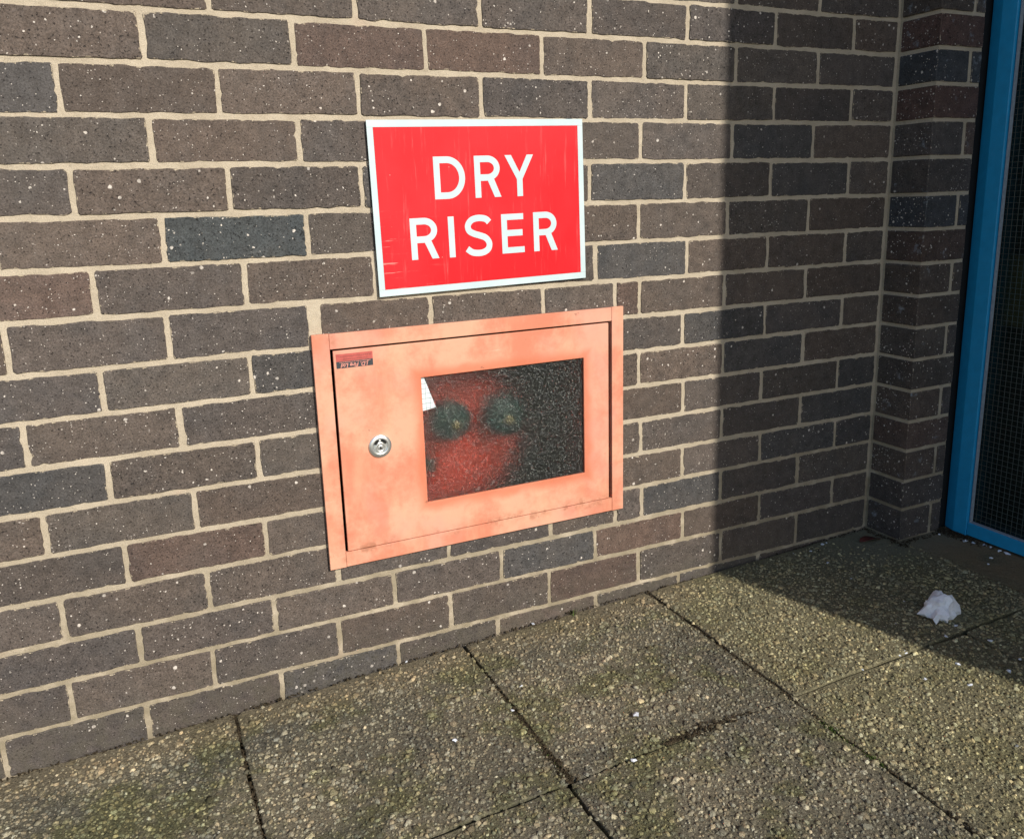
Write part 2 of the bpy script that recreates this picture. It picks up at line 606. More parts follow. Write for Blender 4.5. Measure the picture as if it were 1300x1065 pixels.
# ------------------------------------------------------------------ ground levels
def gz(x):
    return float(np.interp(x, [-3, -0.5, 0, 0.14, 0.589, 0.92, 1.27, 1.70, 4], [-1.125, -1.115, -1.109, -1.106, -1.092, -1.082, -1.083, -1.067, -1.067]))


def on_ground(u, v):
    p = hit(u, v, 2, -1.085)
    for _ in range(4):
        p = hit(u, v, 2, gz(p[0]))
    return p


# ------------------------------------------------------------------ ground sheet
g = Bag()
g.add([(-400, -400, -1.20), (400, -400, -1.20), (400, 400, -1.20), (-400, 400, -1.20)], [(0, 1, 2, 3)])
tag(g.obj('ground', 'tarmac'), kind='structure')
bv, bf = [], []
bx = np.linspace(-1.75, 1.93, 60)
for x in bx:
    bv += [(x, -2.75, gz(x) - 0.012), (x, 0.02, gz(x) - 0.012), (x, -2.75, -1.19), (x, 0.02, -1.19)]
for i in range(len(bx) - 1):
    a = i * 4
    bf += [(a, a + 4, a + 5, a + 1), (a, a + 2, a + 6, a + 4), (a + 1, a + 5, a + 7, a + 3), (a + 2, a + 3, a + 7, a + 6)]
bf += [(0, 1, 3, 2), (len(bv) - 4, len(bv) - 2, len(bv) - 1, len(bv) - 3)]
pavement = tag(mesh('pavement', bv, bf, 'soil'), kind='structure')

# ------------------------------------------------------------------ paving slabs with exposed aggregate
JX1 = [-1.655, -1.205, -0.755, -0.307, 0.140, 0.586, 1.031, 1.716, 1.905]
JX2 = [-1.655, -1.205, -0.755, -0.312, 0.133, 0.578, 1.023, 1.475, 1.905]
JY = [-0.004, -0.4545, -0.905, -1.355, -1.805, -2.255, -2.705]

APEX = [(0, 0, 1.0)]
R1 = [(0.66 * math.cos(a), 0.66 * math.sin(a), 0.74) for a in np.arange(6) * math.pi / 3]
R2 = [(math.cos(a), math.sin(a), -0.05) for a in np.arange(6) * math.pi / 3 + 0.5]
PV = np.array(APEX + R1 + R2)
PF = [(0, 1 + i, 1 + (i + 1) % 6) for i in range(6)]
for i in range(6):
    j = (i + 1) % 6
    PF += [(1 + i, 7 + i, 7 + j), (1 + i, 7 + j, 1 + j)]
PF = np.array(PF)


def smooth_zone(x, y):
    """1 where the slab is worn smooth (no stones showing)"""
    s = 0.0
    s = max(s, 1 - (-y) / 0.05)                                   # cement strip along the wall foot
    if x > 1.35:
        s = max(s, 1.25 - math.hypot((x - 1.72) / 0.28, (y + 0.02) / 0.22))
    if x > 1.716 and y > -0.4545:
        s = 1.0
    return s


def aggregate(x0, x1, y0, y1, parent, ztop, spacing=0.0058):
    nx, ny = int((x1 - x0) / spacing), int((y1 - y0) / spacing)
    gx, gy = np.meshgrid(np.arange(nx), np.arange(ny))
    px = x0 + (gx.ravel() + 0.5 + 0.5 * (gy.ravel() % 2)) * spacing + RNG.normal(0, spacing * 0.36, nx * ny)
    py = y0 + (gy.ravel() + 0.5) * spacing + RNG.normal(0, spacing * 0.36, nx * ny)
    ok = (px > x0 + 0.001) & (px < x1 - 0.001) & (py > y0 + 0.001) & (py < y1 - 0.001)
    px, py = px[ok], py[ok]
    sm = np.array([smooth_zone(a, b) for a, b in zip(px, py)])
    keep = RNG.random(len(px)) > np.clip(sm * 1.2, 0.04, 1.0)
    px, py = px[keep], py[keep]
    n = len(px)
    if not n:
        return
    r = np.clip(RNG.lognormal(math.log(0.0028), 0.45, n), 0.0012, 0.0088)
    el = RNG.uniform(0.62, 1.0, n)
    th = RNG.uniform(0, 2 * math.pi, n)
    hz = np.minimum(r * RNG.uniform(0.45, 1.1, n), 0.0036)
    rad = RNG.uniform(0.62, 1.30, (n, 13))
    tx, ty = RNG.normal(0, 0.18, n), RNG.normal(0, 0.18, n)
    lx = PV[None, :, 0] * rad * r[:, None]
    ly = PV[None, :, 1] * rad * (r * el)[:, None]
    lz = PV[None, :, 2] * RNG.uniform(0.85, 1.12, (n, 13)) * hz[:, None] + lx * tx[:, None] + ly * ty[:, None]
    c, s = np.cos(th)[:, None], np.sin(th)[:, None]
    vx = px[:, None] + lx * c - ly * s
    vy = py[:, None] + lx * s + ly * c
    vz = ztop(px)[:, None] + lz - 0.0006 + RNG.uniform(-0.0009, 0.0004, n)[:, None]
    V = np.stack([vx, vy, vz], -1).reshape(-1, 3)
    F = (PF[None] + (np.arange(n) * 13)[:, None, None]).reshape(-1, 3)
    hue = np.array([(1.0, 1.0, 1.0), (1.06, 0.98, 0.90), (0.95, 1.0, 1.05), (1.04, 1.02, 0.95)])
    col = hue[RNG.integers(0, 4, n)] * np.clip(RNG.lognormal(0.0, 0.26, n), 0.45, 1.8)[:, None]
    u = RNG.random(n)
    col[u < 0.05] *= 1.75
    col[u > 0.90] *= 0.45
    me = bpy.data.meshes.new('aggregate')
    me.vertices.add(len(V))
    me.vertices.foreach_set('co', V.astype(np.float32).ravel())
    me.loops.add(F.size)
    me.loops.foreach_set('vertex_index', F.astype(np.int32).ravel())
    me.polygons.add(len(F))
    me.polygons.foreach_set('loop_start', (np.arange(len(F)) * 3).astype(np.int32))
    me.polygons.foreach_set('loop_total', np.full(len(F), 3, np.int32))
    me.polygons.foreach_set('use_smooth', np.repeat(RNG.random(n) < 0.3, 18))
    me.update(calc_edges=True)
    a = me.color_attributes.new('tint', 'FLOAT_COLOR', 'POINT')
    cc = np.repeat(np.c_[col, np.ones(n)], 13, axis=0).astype(np.float32)
    a.data.foreach_set('color', cc.ravel())
    o = link_mesh('aggregate', me, 'agg', parent)
    tag(o, kind='stuff')


for r in range(6):
    JX = JX1 if r == 0 else JX2
    for k in range(len(JX) - 1):
        x0, x1, y1, y0 = JX[k], JX[k + 1], JY[r], JY[r + 1]
        gap = 0.0026
        x0, x1, y0, y1 = x0 + gap * RNG.uniform(0.5, 1.2), x1 - gap * RNG.uniform(0.5, 1.2), y0 + gap * RNG.uniform(0.5, 1.3), y1 - gap * RNG.uniform(0.5, 1.3)
        dz = RNG.uniform(-0.0010, 0.0010)
        tilt = RNG.normal(0, 0.002)
        za, zb = gz(x0) + dz, gz(x1) + dz

        def top(x, za=za, zb=zb, x0=x0, x1=x1):
            return za + (zb - za) * (np.asarray(x) - x0) / (x1 - x0)
        ol = outline([(x0, y0), (x1, y0), (x1, y1), (x0, y1)], 0.02, 0.0013, 0.006, 0.9)
        v, f = slab_prism(ol, lambda a, b, d: (a, b, float(top(a)) - d), 0.030, 0.002, 0.01)
        so_ = mesh('slab', v, f, 'slab', pavement)
        if r <= 1 and x1 > -0.5:
            aggregate(x0, x1, y0, y1, so_, top)
        elif r <= 2 and x1 > -1.0:
            aggregate(x0, x1, y0, y1, so_, top, 0.0125)

# ------------------------------------------------------------------ brick wall
DL = {-2: 1, -1: 4, 0: 2.7, 1: 2, 2: 4, 3: 5.0, 4: 2.5, 5: 1.5, 6: -3.5, 7: -2, 8: -1.6, 9: 0.8, 10: 1.8, 11: 3.5, 12: 1.5, 13: 5, 14: 5.5}
DR = {-2: 4, -1: 6, 0: 7, 1: 6, 2: 1, 3: -5, 4: -8, 5: -10.5, 6: -10, 7: -9, 8: -10.5, 9: -11, 10: -11.5, 11: -9.5, 12: -11.5, 13: -9, 14: -17, 15: -17}


def bedz(h, x):
    l, r = DL.get(h, 1.0 if h < 0 else 5.5), DR.get(h, 4.0 if h < 0 else -9)
    t = (x + 0.15) / 1.84
    t = min(max(t, -0.3), 1.0)
    return -0.075 * h + (l + (r - l) * t) / 1000


PERP = {
    -2: [0.4488, 0.6733, 0.8961, 1.1202, 1.345, 1.5686], -1: [0.1207, 0.3427, 0.5684, 0.7943, 1.0181, 1.2428, 1.4691],
    0: [-0.0016, 0.221, 0.4446, 0.6699, 0.8947, 1.1193, 1.3474, 1.5721], 1: [0.1157, 0.3396, 1.0117, 1.2383, 1.464],
    2: [-0.0027, 0.2224, 0.8933, 1.1193, 1.3468, 1.5766], 3: [0.1153, 0.342, 1.0065, 1.232, 1.4611], 4: [0.0077, 0.2323, 1.3469, 1.5784],
    5: [-0.1194, 0.1055, 0.3349, 1.2297, 1.4624], 6: [-0.0003, 0.2275, 1.1203, 1.3459, 1.581], 7: [-0.1162, 0.1078, 1.2313, 1.4645],
    8: [-0.0088, 0.2246, 1.3433, 1.5779], 9: [-0.1094, 0.1154, 1.2327, 1.4648], 10: [-0.0006, 0.2253, 1.3465, 1.5812],
    11: [-0.1036, 0.1202, 1.2349, 1.4652], 12: [0.0023, 0.2272, 1.3513, 1.5836],
    13: [-0.1104, 0.114, 0.34, 0.5653, 0.787, 1.0111, 1.239, 1.4706]}
HOLE = (0.348, 0.951, -0.855, -0.448)       # brickwork left out behind the cabinet

wall = tag(empty('brick_wall'), 'brown brick wall with pale mortar, half in sun and half in shadow', 'wall')
extra = Bag()


def wall_brick(x0, x1, k, z0=None, z1=None, stuff=False):
    """one brick of course k (between bed k and bed k + 1)"""
    g = 0.0043
    x0 += g * RNG.uniform(0.85, 1.15)
    x1 -= g * RNG.uniform(0.85, 1.15)
    tl, tr = bedz(k, x0) - g, bedz(k, x1) - g
    bl, br = bedz(k + 1, x0) + g, bedz(k + 1, x1) + g
    if z0 is not None:
        bl, br = max(bl, z0), max(br, z0)
    if z1 is not None:
        tl, tr = min(tl, z1), min(tr, z1)
    j = RNG.normal(0, 0.0006, 4)
    cor = [(x0, bl + j[0]), (x1, br + j[1]), (x1, tr + j[2]), (x0, tl + j[3])]
    yf = RNG.uniform(-0.0012, 0.0006)
    a1, a2 = RNG.normal(0, 0.0022, 2)
    cx, cz = (x0 + x1) / 2, (bl + tl) / 2
    v, f = slab_prism(outline(cor, 0.0065, 0.00062, 0.0024, 0.45), lambda a, b, d: (a, yf + d + a1 * (a - cx) + a2 * (b - cz), b), 0.016, 0.0013, 0.006)
    c = brick_tint()
    if k == 3 and 0.1 < cx < 0.32:
        c = (0.056, 0.062, 0.063)
    if stuff:
        extra.add(v, f, c)
    else:
        edge_attr(mesh('brick', v, f, 'brick', wall, tint=c), None)


for k in range(-13, 15):
    known = sorted(PERP.get(k, []))
    off = 0.0 if k % 2 == 0 else 0.1125
    xs = []
    for n in range(-7, 8):
        nom = off + 0.225 * n
        near = [p for p in known if abs(p - nom) < 0.05]
        if near:
            xs.append(near[0])
        else:
            dd = np.mean([p - (off + 0.225 * round((p - off) / 0.225)) for p in known]) if known else RNG.normal(0, 0.004)
            xs.append(nom + dd + RNG.normal(0, 0.002))
    xs = [x for x in xs if -1.5 < x < 1.66] + [1.7030]
    for a, b in zip(xs[:-1], xs[1:]):
        zt, zb = bedz(k, a), bedz(k + 1, a)
        vis = k >= -3 and b > -0.36
        if b <= HOLE[0] or a >= HOLE[1] or zt <= HOLE[2] or zb >= HOLE[3]:
            wall_brick(a, b, k, stuff=not vis)
            continue
        zlo, zhi = None, None
        if zt > HOLE[3] and zb < HOLE[3] and zt - HOLE[3] > 0.014:
            wall_brick(max(a, HOLE[0]) if a > HOLE[0] - 0.02 else HOLE[0], min(b, HOLE[1]), k, z0=HOLE[3])
        if zb < HOLE[2] and zt > HOLE[2] and HOLE[2] - zb > 0.014:
            wall_brick(max(a, HOLE[0]), min(b, HOLE[1]), k, z1=HOLE[2])
        if HOLE[0] - a > 0.018:
            wall_brick(a, HOLE[0], k)
        if b - HOLE[1] > 0.018:
            wall_brick(HOLE[1], b, k)
if extra.v:
    tag(extra.obj('brick_courses', 'brick', wall), kind='stuff')

mb = Bag()
YM = 0.0014
mb.box(-1.52, 0.3603, YM, 0.30, -1.16, 0.98)
mb.box(0.9386, 1.72, YM, 0.30, -1.16, 0.98)
mb.box(0.3603, 0.9386, YM, 0.30, -0.4586, 0.98)
mb.box(0.3603, 0.9386, YM, 0.30, -1.16, -0.8416)
mb.box(0.3603, 0.9386, 0.20, 0.29, -0.8416, -0.4586)
mb.obj('mortar', 'mortar', wall)

# ------------------------------------------------------------------ pier in the corner
PX0, PX1, PY0 = 1.7065, 1.848, -0.105
pier = tag(empty('brick_pier'), 'narrow dark brick pier between the wall and the blue window frame', 'pier')
pb = Bag()
pb.box(PX0 + 0.0030, PX1 - 0.0005, PY0 + 0.0022, 0.0016, -1.16, 0.98)
pb.obj('mortar', 'mortar', pier)
for k in range(-13, 15):
    zt, zb = bedz(k, 1.69) - 0.0043, bedz(k + 1, 1.69) + 0.0043
    cuts = [(PX0, PX1 - 0.0008)] if k % 2 == 0 else [(PX0, PX0 + 0.1005), (PX0 + 0.1115, PX1 - 0.0008)]
    for a, b in cuts:
        yf = PY0 + RNG.uniform(-0.001, 0.0008)
        sh = float(np.clip(RNG.normal(0, 0.0005), -0.001, 0.001))
        cor = [(a + sh, zb), (b, zb), (b, zt), (a + sh, zt)]
        v, f = slab_prism(outline(cor, 0.0075, 0.00030, 0.002, 0.0), lambda p, q, d: (p, yf + d, q), -0.0065 - yf, 0.0014, 0.006)
        c = np.array(brick_tint()) * 0.92
        if k in (-2, 0) and a < 1.72:
            c = np.array((0.098, 0.058, 0.048))
        if k in (-1, 3):
            c = np.array((0.055, 0.057, 0.061))
        edge_attr(mesh('brick', v, f, 'pier', pier, tint=c), None)

# ------------------------------------------------------------------ blue framed wired-glass screen (plane facing -X)
screen = tag(empty('glazed_screen'), 'blue painted frame holding dark wired glass beside the brick pier', 'window')
XF = 1.875
YE = -1.79
prof = [(XF + 0.004, -0.098), (XF - 0.006, -0.128), (XF - 0.006, -0.163), (XF + 0.010, -0.166), (XF + 0.05, -0.166), (XF + 0.05, -0.098)]


def extr_z(name, prof, z0, z1, mat, parent):
    n = len(prof)
    v = [(x, y, z0) for x, y in prof] + [(x, y, z1) for x, y in prof]
    f = [(i, i + n, (i + 1) % n + n, (i + 1) % n) for i in range(n)] + [tuple(range(n)), tuple(range(2 * n - 1, n - 1, -1))]
    o = mesh(name, v, f, mat, parent)
    bm = bmesh.new()
    bm.from_mesh(o.data)
    bmesh.ops.recalc_face_normals(bm, faces=bm.faces)
    bmesh.ops.bevel(bm, geom=bm.edges[:], offset=0.0012, segments=2, affect='EDGES', profile=0.5)
    bm.to_mesh(o.data)
    bm.free()
    return o


extr_z('jamb', prof, -1.062, 0.98, 'blue', screen)
boxo('bottom_rail', (XF - 0.0045, XF + 0.05, YE, -0.1645, -1.060, -1.0275), 'blue', screen, 0.0015)
boxo('top_rail', (XF - 0.0045, XF + 0.05, YE, -0.1645, 0.90, 0.975), 'blue', screen, 0.0015)
boxo('jamb', (XF - 0.006, XF + 0.05, YE - 0.06, YE - 0.001, -1.062, 0.98), 'blue', screen, 0.0015)
boxo('bead', (XF - 0.001, XF + 0.012, -0.1692, -0.1668, -1.0250, 0.90), 'bead', screen)
boxo('bead', (XF - 0.001, XF + 0.012, YE, -0.1668, -1.0272, -1.0252), 'bead', screen)
gp = boxo('wired_pane', (XF + 0.008, XF + 0.014, YE, -0.1695, -1.0248, 0.90), 'wired', screen)
wb = Bag()
y = -0.178
while y > -1.2:
    wb.box(XF + 0.0065, XF + 0.0075, y - 0.0003, y + 0.0003, -1.0225, 0.90)
    y -= 0.0127
z = -1.016
while z < 0.88:
    wb.box(XF + 0.0066, XF + 0.0076, -1.2, -0.172, z - 0.0003, z + 0.0003)
    z += 0.0127
tag(wb.obj('wire_mesh', 'wire', gp), kind='stuff')
boxo('gap_strip', (PX1 + 0.0003, XF + 0.03, -0.094, -0.06, -1.075, 0.97), 'black', screen)  # black strip filling the gap between pier and frame

# the porch wing that this screen belongs to; its outer corner throws the shadow
wing = tag(empty('porch_wing'), 'porch wing beside the paving, behind the wired glass screen', 'building')
boxo('end_wall', (1.871, 3.6, -2.150, -1.852, -1.18, 1.9), 'brick', wing)
boxo('back_wall', (3.4, 3.6, -1.85, 0.3, -1.18, 1.9), 'brick', wing)
boxo('header_wall', (1.871, 2.1, -1.85, -0.0, 0.985, 1.9), 'brick', wing)
boxo('roof', (1.82, 3.65, -2.2, 0.3, 1.902, 2.05), 'lead', wing)
boxo('room_floor', (1.93, 3.39, -1.85, 0.28, -1.18, -1.07), 'room', wing)
boxo('room_wall', (1.93, 3.39, -0.055, 0.28, -1.068, 1.9), 'room', wing)
boxo('tan_panel', (1.94, 1.955, -0.75, -0.06, -0.540, -0.375), 'board', wing)  # tan panel for the orange tone behind the wired glass
for ch in wing.children:
    if ch.data.materials[0].name == 'brown_brick':
        a = ch.data.color_attributes.new('tint', 'FLOAT_COLOR', 'POINT')
        a.data.foreach_set('color', [0.08, 0.066, 0.06, 1.0] * len(ch.data.vertices))

# ------------------------------------------------------------------ DRY RISER sign
SC = Vector((0.66555, 0.0, -0.22232))
sign = empty('warning_sign', SC)
sign.rotation_euler = (0, -math.radians(0.9), 0)
tag(sign, 'red rectangular sign with white border and white capitals on the brick wall', 'sign')
YS = -0.0075
boxo('plate', (-0.2095, 0.2095, YS + 0.0006, YS + 0.0036, -0.1495, 0.1495), 'alu', sign)
boxo('mount_strip', (-0.15, -0.11, YS + 0.0037, 0.0015, -0.12, 0.12), 'alu', sign)
boxo('mount_strip', (0.11, 0.15, YS + 0.0037, 0.0015, -0.12, 0.12), 'alu', sign)
boxo('face', (-0.199, 0.199, YS, YS + 0.0005, -0.138, 0.138), 'red', sign)
q = 0.0003
boxo('border', (-0.210, 0.210, YS, YS + 0.0005, 0.138 + q, 0.150), 'white', sign)
boxo('border', (-0.210, 0.210, YS, YS + 0.0005, -0.150, -0.138 - q), 'white', sign)
boxo('border', (-0.210, -0.199 - q, YS, YS + 0.0005, -0.138, 0.138), 'white', sign)
boxo('border', (0.199 + q, 0.210, YS, YS + 0.0005, -0.138, 0.138), 'white', sign)

T = 0.0115


def arc(cx, cy, rx, ry, a0, a1, n=16):
    return [(cx + rx * math.cos(math.radians(a0 + (a1 - a0) * i / n)), cy + ry * math.sin(math.radians(a0 + (a1 - a0) * i / n))) for i in range(n + 1)]


def glyph(ch, w, h):
    t = T
    if ch == 'I':
        return [(0, 0), (t, 0), (t, h), (0, h)], []
    if ch == 'E':
        mz = h * 0.515
        return [(0, 0), (w, 0), (w, t * 0.96), (t, t * 0.96), (t, mz - t / 2), (w * 0.93, mz - t / 2), (w * 0.93, mz + t / 2), (t, mz + t / 2), (t, h - t * 0.96), (w * 0.985, h - t * 0.96), (w * 0.985, h), (0, h)], []
    if ch == 'Y':
        c = w / 2
        jz = h * 0.415
        return [(c - t / 2, 0), (c + t / 2, 0), (c + t / 2, jz), (w, h), (w - t * 1.15, h), (c, h * 0.585), (t * 1.15, h), (0, h), (c - t / 2, jz)], []
    if ch == 'D':
        cx = w * 0.42
        o = [(0, 0), (cx, 0)] + arc(cx, h / 2, w - cx, h / 2, -90, 90, 28) + [(0, h)]
        i = [(t, t), (cx, t)] + arc(cx, h / 2, w - cx - t, h / 2 - t, -90, 90, 28) + [(t, h - t)]
        return o, [i]
    if ch == 'R':
        bh = h * 0.60
        cx = w * 0.50
        wb = w * 0.975
        zc = h - bh / 2
        o = [(0, 0), (t, 0), (t, h - bh), (w * 0.50, h - bh), (w - t * 1.15, 0), (w, 0), (w * 0.735, h - bh + 0.0035)]
        o += arc(cx, zc, wb - cx, bh / 2, -58, 90, 22) + [(0, h)]
        i = [(t, h - bh + t), (cx, h - bh + t)] + arc(cx, zc, wb - cx - t, bh / 2 - t, -90, 90, 20)[1:] + [(t, h - t)]
        return o, [i]
    if ch == 'S':
        k = [(48.2, 60.5), (41.5, 66.6), (27.5, 69.0), (14, 66), (6.4, 57), (8.2, 47.2), (17, 41.4), (28, 37.6), (40, 32.6), (46.8, 23.0), (45, 13), (37, 7.3), (26, 5.6), (13, 7.6), (3.0, 14.6)]
        k = np.array([k[0]] + k + [k[-1]]) / 1000 * np.array([w / 0.0528, h / 0.0748])
        p = []
        for j in range(1, len(k) - 2):
            for s in np.arange(0, 1, 0.2):
                p.append(0.5 * (2 * k[j] + (k[j + 1] - k[j - 1]) * s + (2 * k[j - 1] - 5 * k[j] + 4 * k[j + 1] - k[j + 2]) * s * s + (3 * k[j] - k[j - 1] - 3 * k[j + 1] + k[j + 2]) * s ** 3))
        p.append(k[-2])
        p = np.array(p)
        d = np.gradient(p, axis=0)
        d /= np.linalg.norm(d, axis=1)[:, None]
        nn = np.c_[-d[:, 1], d[:, 0]] * T / 2
        return [tuple(a) for a in p + nn] + [tuple(a) for a in (p - nn)[::-1]], []


def flat_letter(name, outer, holes, x, z, yfront, th, mat, parent):
    loops = [[Vector((a + x, b + z, 0)) for a, b in L] for L in [outer] + holes]
    tris = tessellate_polygon(loops)
    pts = [p for L in loops for p in L]
    n = len(pts)
    v = [(p.x, yfront, p.y) for p in pts] + [(p.x, yfront + th, p.y) for p in pts]
    f = [tuple(t) for t in tris]
    k = 0
    for L in loops:
        m_ = len(L)
        f += [(k + i, k + (i + 1) % m_, n + k + (i + 1) % m_, n + k + i) for i in range(m_)]
        k += m_
    o = mesh(name, v, f, mat, parent)
    bm = bmesh.new()
    bm.from_mesh(o.data)
    bmesh.ops.recalc_face_normals(bm, faces=bm.faces)
    bm.to_mesh(o.data)
    bm.free()
    return o


for ch, x, z, w, h in (('D', -94.7, 13.9, 59.3, 73.6), ('R', -16.6, 13.4, 51.6, 73.9), ('Y', 44.4, 12.9, 58.5, 74.3),
                       ('R', -145.6, -89.7, 51.9, 72.8), ('I', -73.5, -90.3, 12, 73), ('S', -41.4, -91.6, 53.4, 74.8), ('E', 32.1, -90.7, 46.3, 72.3), ('R', 98.5, -90.9, 50.8, 72.9)):
    o_, h_ = glyph(ch, w / 1000, h / 1000)
    flat_letter('letter', o_, h_, x / 1000, z / 1000, YS - 0.0003, 0.0002, 'white', sign)

# ------------------------------------------------------------------ dry riser cabinet
BX0, BX1, BZ0, BZ1 = 0.3315, 0.9645, -0.8692, -0.4322
IX0, IX1, IZ0, IZ1 = 0.3617, 0.9372, -0.8402, -0.4600
cab = empty('inlet_cabinet', (BX0, 0, BZ0))
tag(cab, 'faded salmon red metal cabinet with lock and pebbled glass window, set in the wall', 'cabinet')
CP = (BX0, 0, BZ0)


def cpart(o):
    if o.parent == cab:
        place(o, CP)
    return o


YF = -0.0092
YB = -0.0014
cpart(boxo('frame_stile', (BX0, IX0, YF, YB, BZ0, BZ1), 'paint', cab, 0.0007))
cpart(boxo('frame_stile', (IX1, BX1, YF, YB, BZ0, BZ1), 'paint', cab, 0.0007))
cpart(boxo('frame_rail', (IX0 + 0.0005, IX1 - 0.0005, YF + 0.0002, YB, IZ1, BZ1 - 0.0006), 'paint', cab, 0.0007))
cpart(boxo('frame_rail', (IX0 + 0.0005, IX1 - 0.0005, YF + 0.0002, YB, BZ0 + 0.0006, IZ0), 'paint', cab, 0.0007))
# lining of the recess
D1 = 0.185
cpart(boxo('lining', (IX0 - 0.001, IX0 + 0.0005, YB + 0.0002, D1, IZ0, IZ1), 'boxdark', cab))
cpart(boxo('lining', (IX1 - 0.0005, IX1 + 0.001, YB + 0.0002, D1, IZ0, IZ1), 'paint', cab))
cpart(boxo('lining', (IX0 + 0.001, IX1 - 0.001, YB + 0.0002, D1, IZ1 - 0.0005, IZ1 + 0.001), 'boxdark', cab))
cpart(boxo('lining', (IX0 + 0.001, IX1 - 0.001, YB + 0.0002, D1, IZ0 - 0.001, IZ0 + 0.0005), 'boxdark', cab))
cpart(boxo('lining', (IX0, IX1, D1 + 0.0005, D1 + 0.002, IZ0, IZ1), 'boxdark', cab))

# door leaf with a window opening
DX0, DX1, DZ0, DZ1 = 0.3668, 0.9292, -0.8388, -0.4634
GX0, GX1, GZ0, GZ1 = 0.5258, 0.8707, -0.7728, -0.5293
dv = []
for yy in (YF + 0.0004, -0.0036):
    for (a, b, c, d) in ((DX0, DX1, DZ0, DZ1), (GX0, GX1, GZ0, GZ1)):
        dv += [(a, yy, c), (b, yy, c), (b, yy, d), (a, yy, d)]
df = []
for i in range(4):
    j = (i + 1) % 4
    df += [(i, j, 4 + j, 4 + i), (8 + j, 8 + i, 12 + i, 12 + j), (j, i, 8 + i, 8 + j), (4 + i, 4 + j, 12 + j, 12 + i)]
door = mesh('door', dv, df, 'paint', cab)
bm = bmesh.new()
bm.from_mesh(door.data)
bmesh.ops.recalc_face_normals(bm, faces=bm.faces)
bmesh.ops.bevel(bm, geom=[e for e in bm.edges if e.calc_face_angle(0) > 1.0], offset=0.0008, segments=2, affect='EDGES', profile=0.5)
bm.to_mesh(door.data)
bm.free()
place(door, CP)


def dpart(o):
    place(o, CP)
    return o


dpart(boxo('window_pane', (GX0 - 0.004, GX1 + 0.004, -0.0032, -0.0002, GZ0 - 0.004, GZ1 + 0.004), 'glass', door))


def lathe(name, prof, c, mat, parent, n=40, smooth=True):
    """prof: list of (radius, y); axis along Y through c = (x, z)"""
    v, f = [], []
    for r, yy in prof:
        v += [(c[0] + r * math.cos(2 * math.pi * i / n), yy, c[1] + r * math.sin(2 * math.pi * i / n)) for i in range(n)]
    for k in range(len(prof) - 1):
        for i in range(n):
            j = (i + 1) % n
            f.append((k * n + i, k * n + j, (k + 1) * n + j, (k + 1) * n + i))
    f.append(tuple(range((len(prof) - 1) * n, len(prof) * n)))
    o = mesh(name, v, f, mat, parent, smooth)
    bm = bmesh.new()
    bm.from_mesh(o.data)
    bmesh.ops.recalc_face_normals(bm, faces=bm.faces)
    bm.to_mesh(o.data)
    bm.free()
    return o


# lock
LC = (0.4398, -0.6470)
y0 = YF + 0.0004
dpart(lathe('lock', [(0.0216, y0), (0.0216, y0 - 0.0022), (0.0206, y0 - 0.0034), (0.0155, y0 - 0.0046), (0.0136, y0 - 0.0044), (0.0128, y0 - 0.0020), (0.0100, y0 - 0.0012)], LC, 'chrome', door))
dpart(lathe('lock_plug', [(0.0095, y0 - 0.0010), (0.0095, y0 - 0.0036), (0.0088, y0 - 0.0042), (0.0062, y0 - 0.0042), (0.0060, y0 - 0.0038), (0.0050, y0 - 0.0044)], (LC[0], LC[1] - 0.0022), 'chrome', door))
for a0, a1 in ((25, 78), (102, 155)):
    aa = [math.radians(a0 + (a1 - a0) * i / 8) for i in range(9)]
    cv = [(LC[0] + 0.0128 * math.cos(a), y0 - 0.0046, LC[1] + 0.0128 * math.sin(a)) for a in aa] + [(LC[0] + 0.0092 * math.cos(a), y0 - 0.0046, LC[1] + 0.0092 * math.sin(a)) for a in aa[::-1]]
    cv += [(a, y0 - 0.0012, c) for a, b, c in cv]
    dpart(mesh('lock_reflection', cv, [tuple(range(18))] + [(i, 18 + i, 18 + (i + 1) % 18, (i + 1) % 18) for i in range(18)], 'black', door))  # dark reflections in the dished ring, built as black arcs
kh = Bag()
kh.box(LC[0] - 0.0009, LC[0] + 0.0009, y0 - 0.00475, y0 - 0.0040, LC[1] - 0.0062, LC[1] + 0.0006)
kh.box(LC[0] - 0.0017, LC[0] + 0.0017, y0 - 0.00478, y0 - 0.0041, LC[1] - 0.0032, LC[1] - 0.0014)
dpart(kh.obj('keyhole', 'black', door))

# maker's label, stuck on upside down
lab = dpart(boxo('maker_label', (0.3712, 0.4372, y0 - 0.0003, y0 - 0.0001, -0.4952, -0.4832), 'labelblack', door))
lab['label'] = 'small black and red maker label stuck on upside down'
dpart(boxo('maker_label', (0.3712, 0.4372, y0 - 0.00031, y0 - 0.0001, -0.4830, -0.4698), 'labelred', door))


def text_part(txt, size, xc, zc, yfront, mat, parent, shear=0.0, bold=0.0):
    cu = bpy.data.curves.new('text', 'FONT')
    cu.body = txt
    cu.size = size
    cu.shear = shear
    cu.offset = bold
    cu.align_x = 'CENTER'
    cu.align_y = 'CENTER'
    to = bpy.data.objects.new('text', cu)
    COL.objects.link(to)
    bpy.context.view_layer.update()
    dg = bpy.context.evaluated_depsgraph_get()
    me = bpy.data.meshes.new_from_object(to.evaluated_get(dg))
    bpy.data.objects.remove(to)
    # upright text lies in XY; stand it on the door facing -Y, turned by 180 degrees
    me.transform(Matrix.Translation((xc, yfront, zc)) @ Matrix.Rotation(math.pi / 2, 4, 'X') @ Matrix.Rotation(math.pi, 4, 'Z'))
    me.materials.clear()
    return link_mesh('print', me, mat, parent)


dpart(text_part('J.D. Fire Ltd', 0.0100, 0.4042, -0.4904, y0 - 0.0005, 'print', door, 0.25, 0.0003))
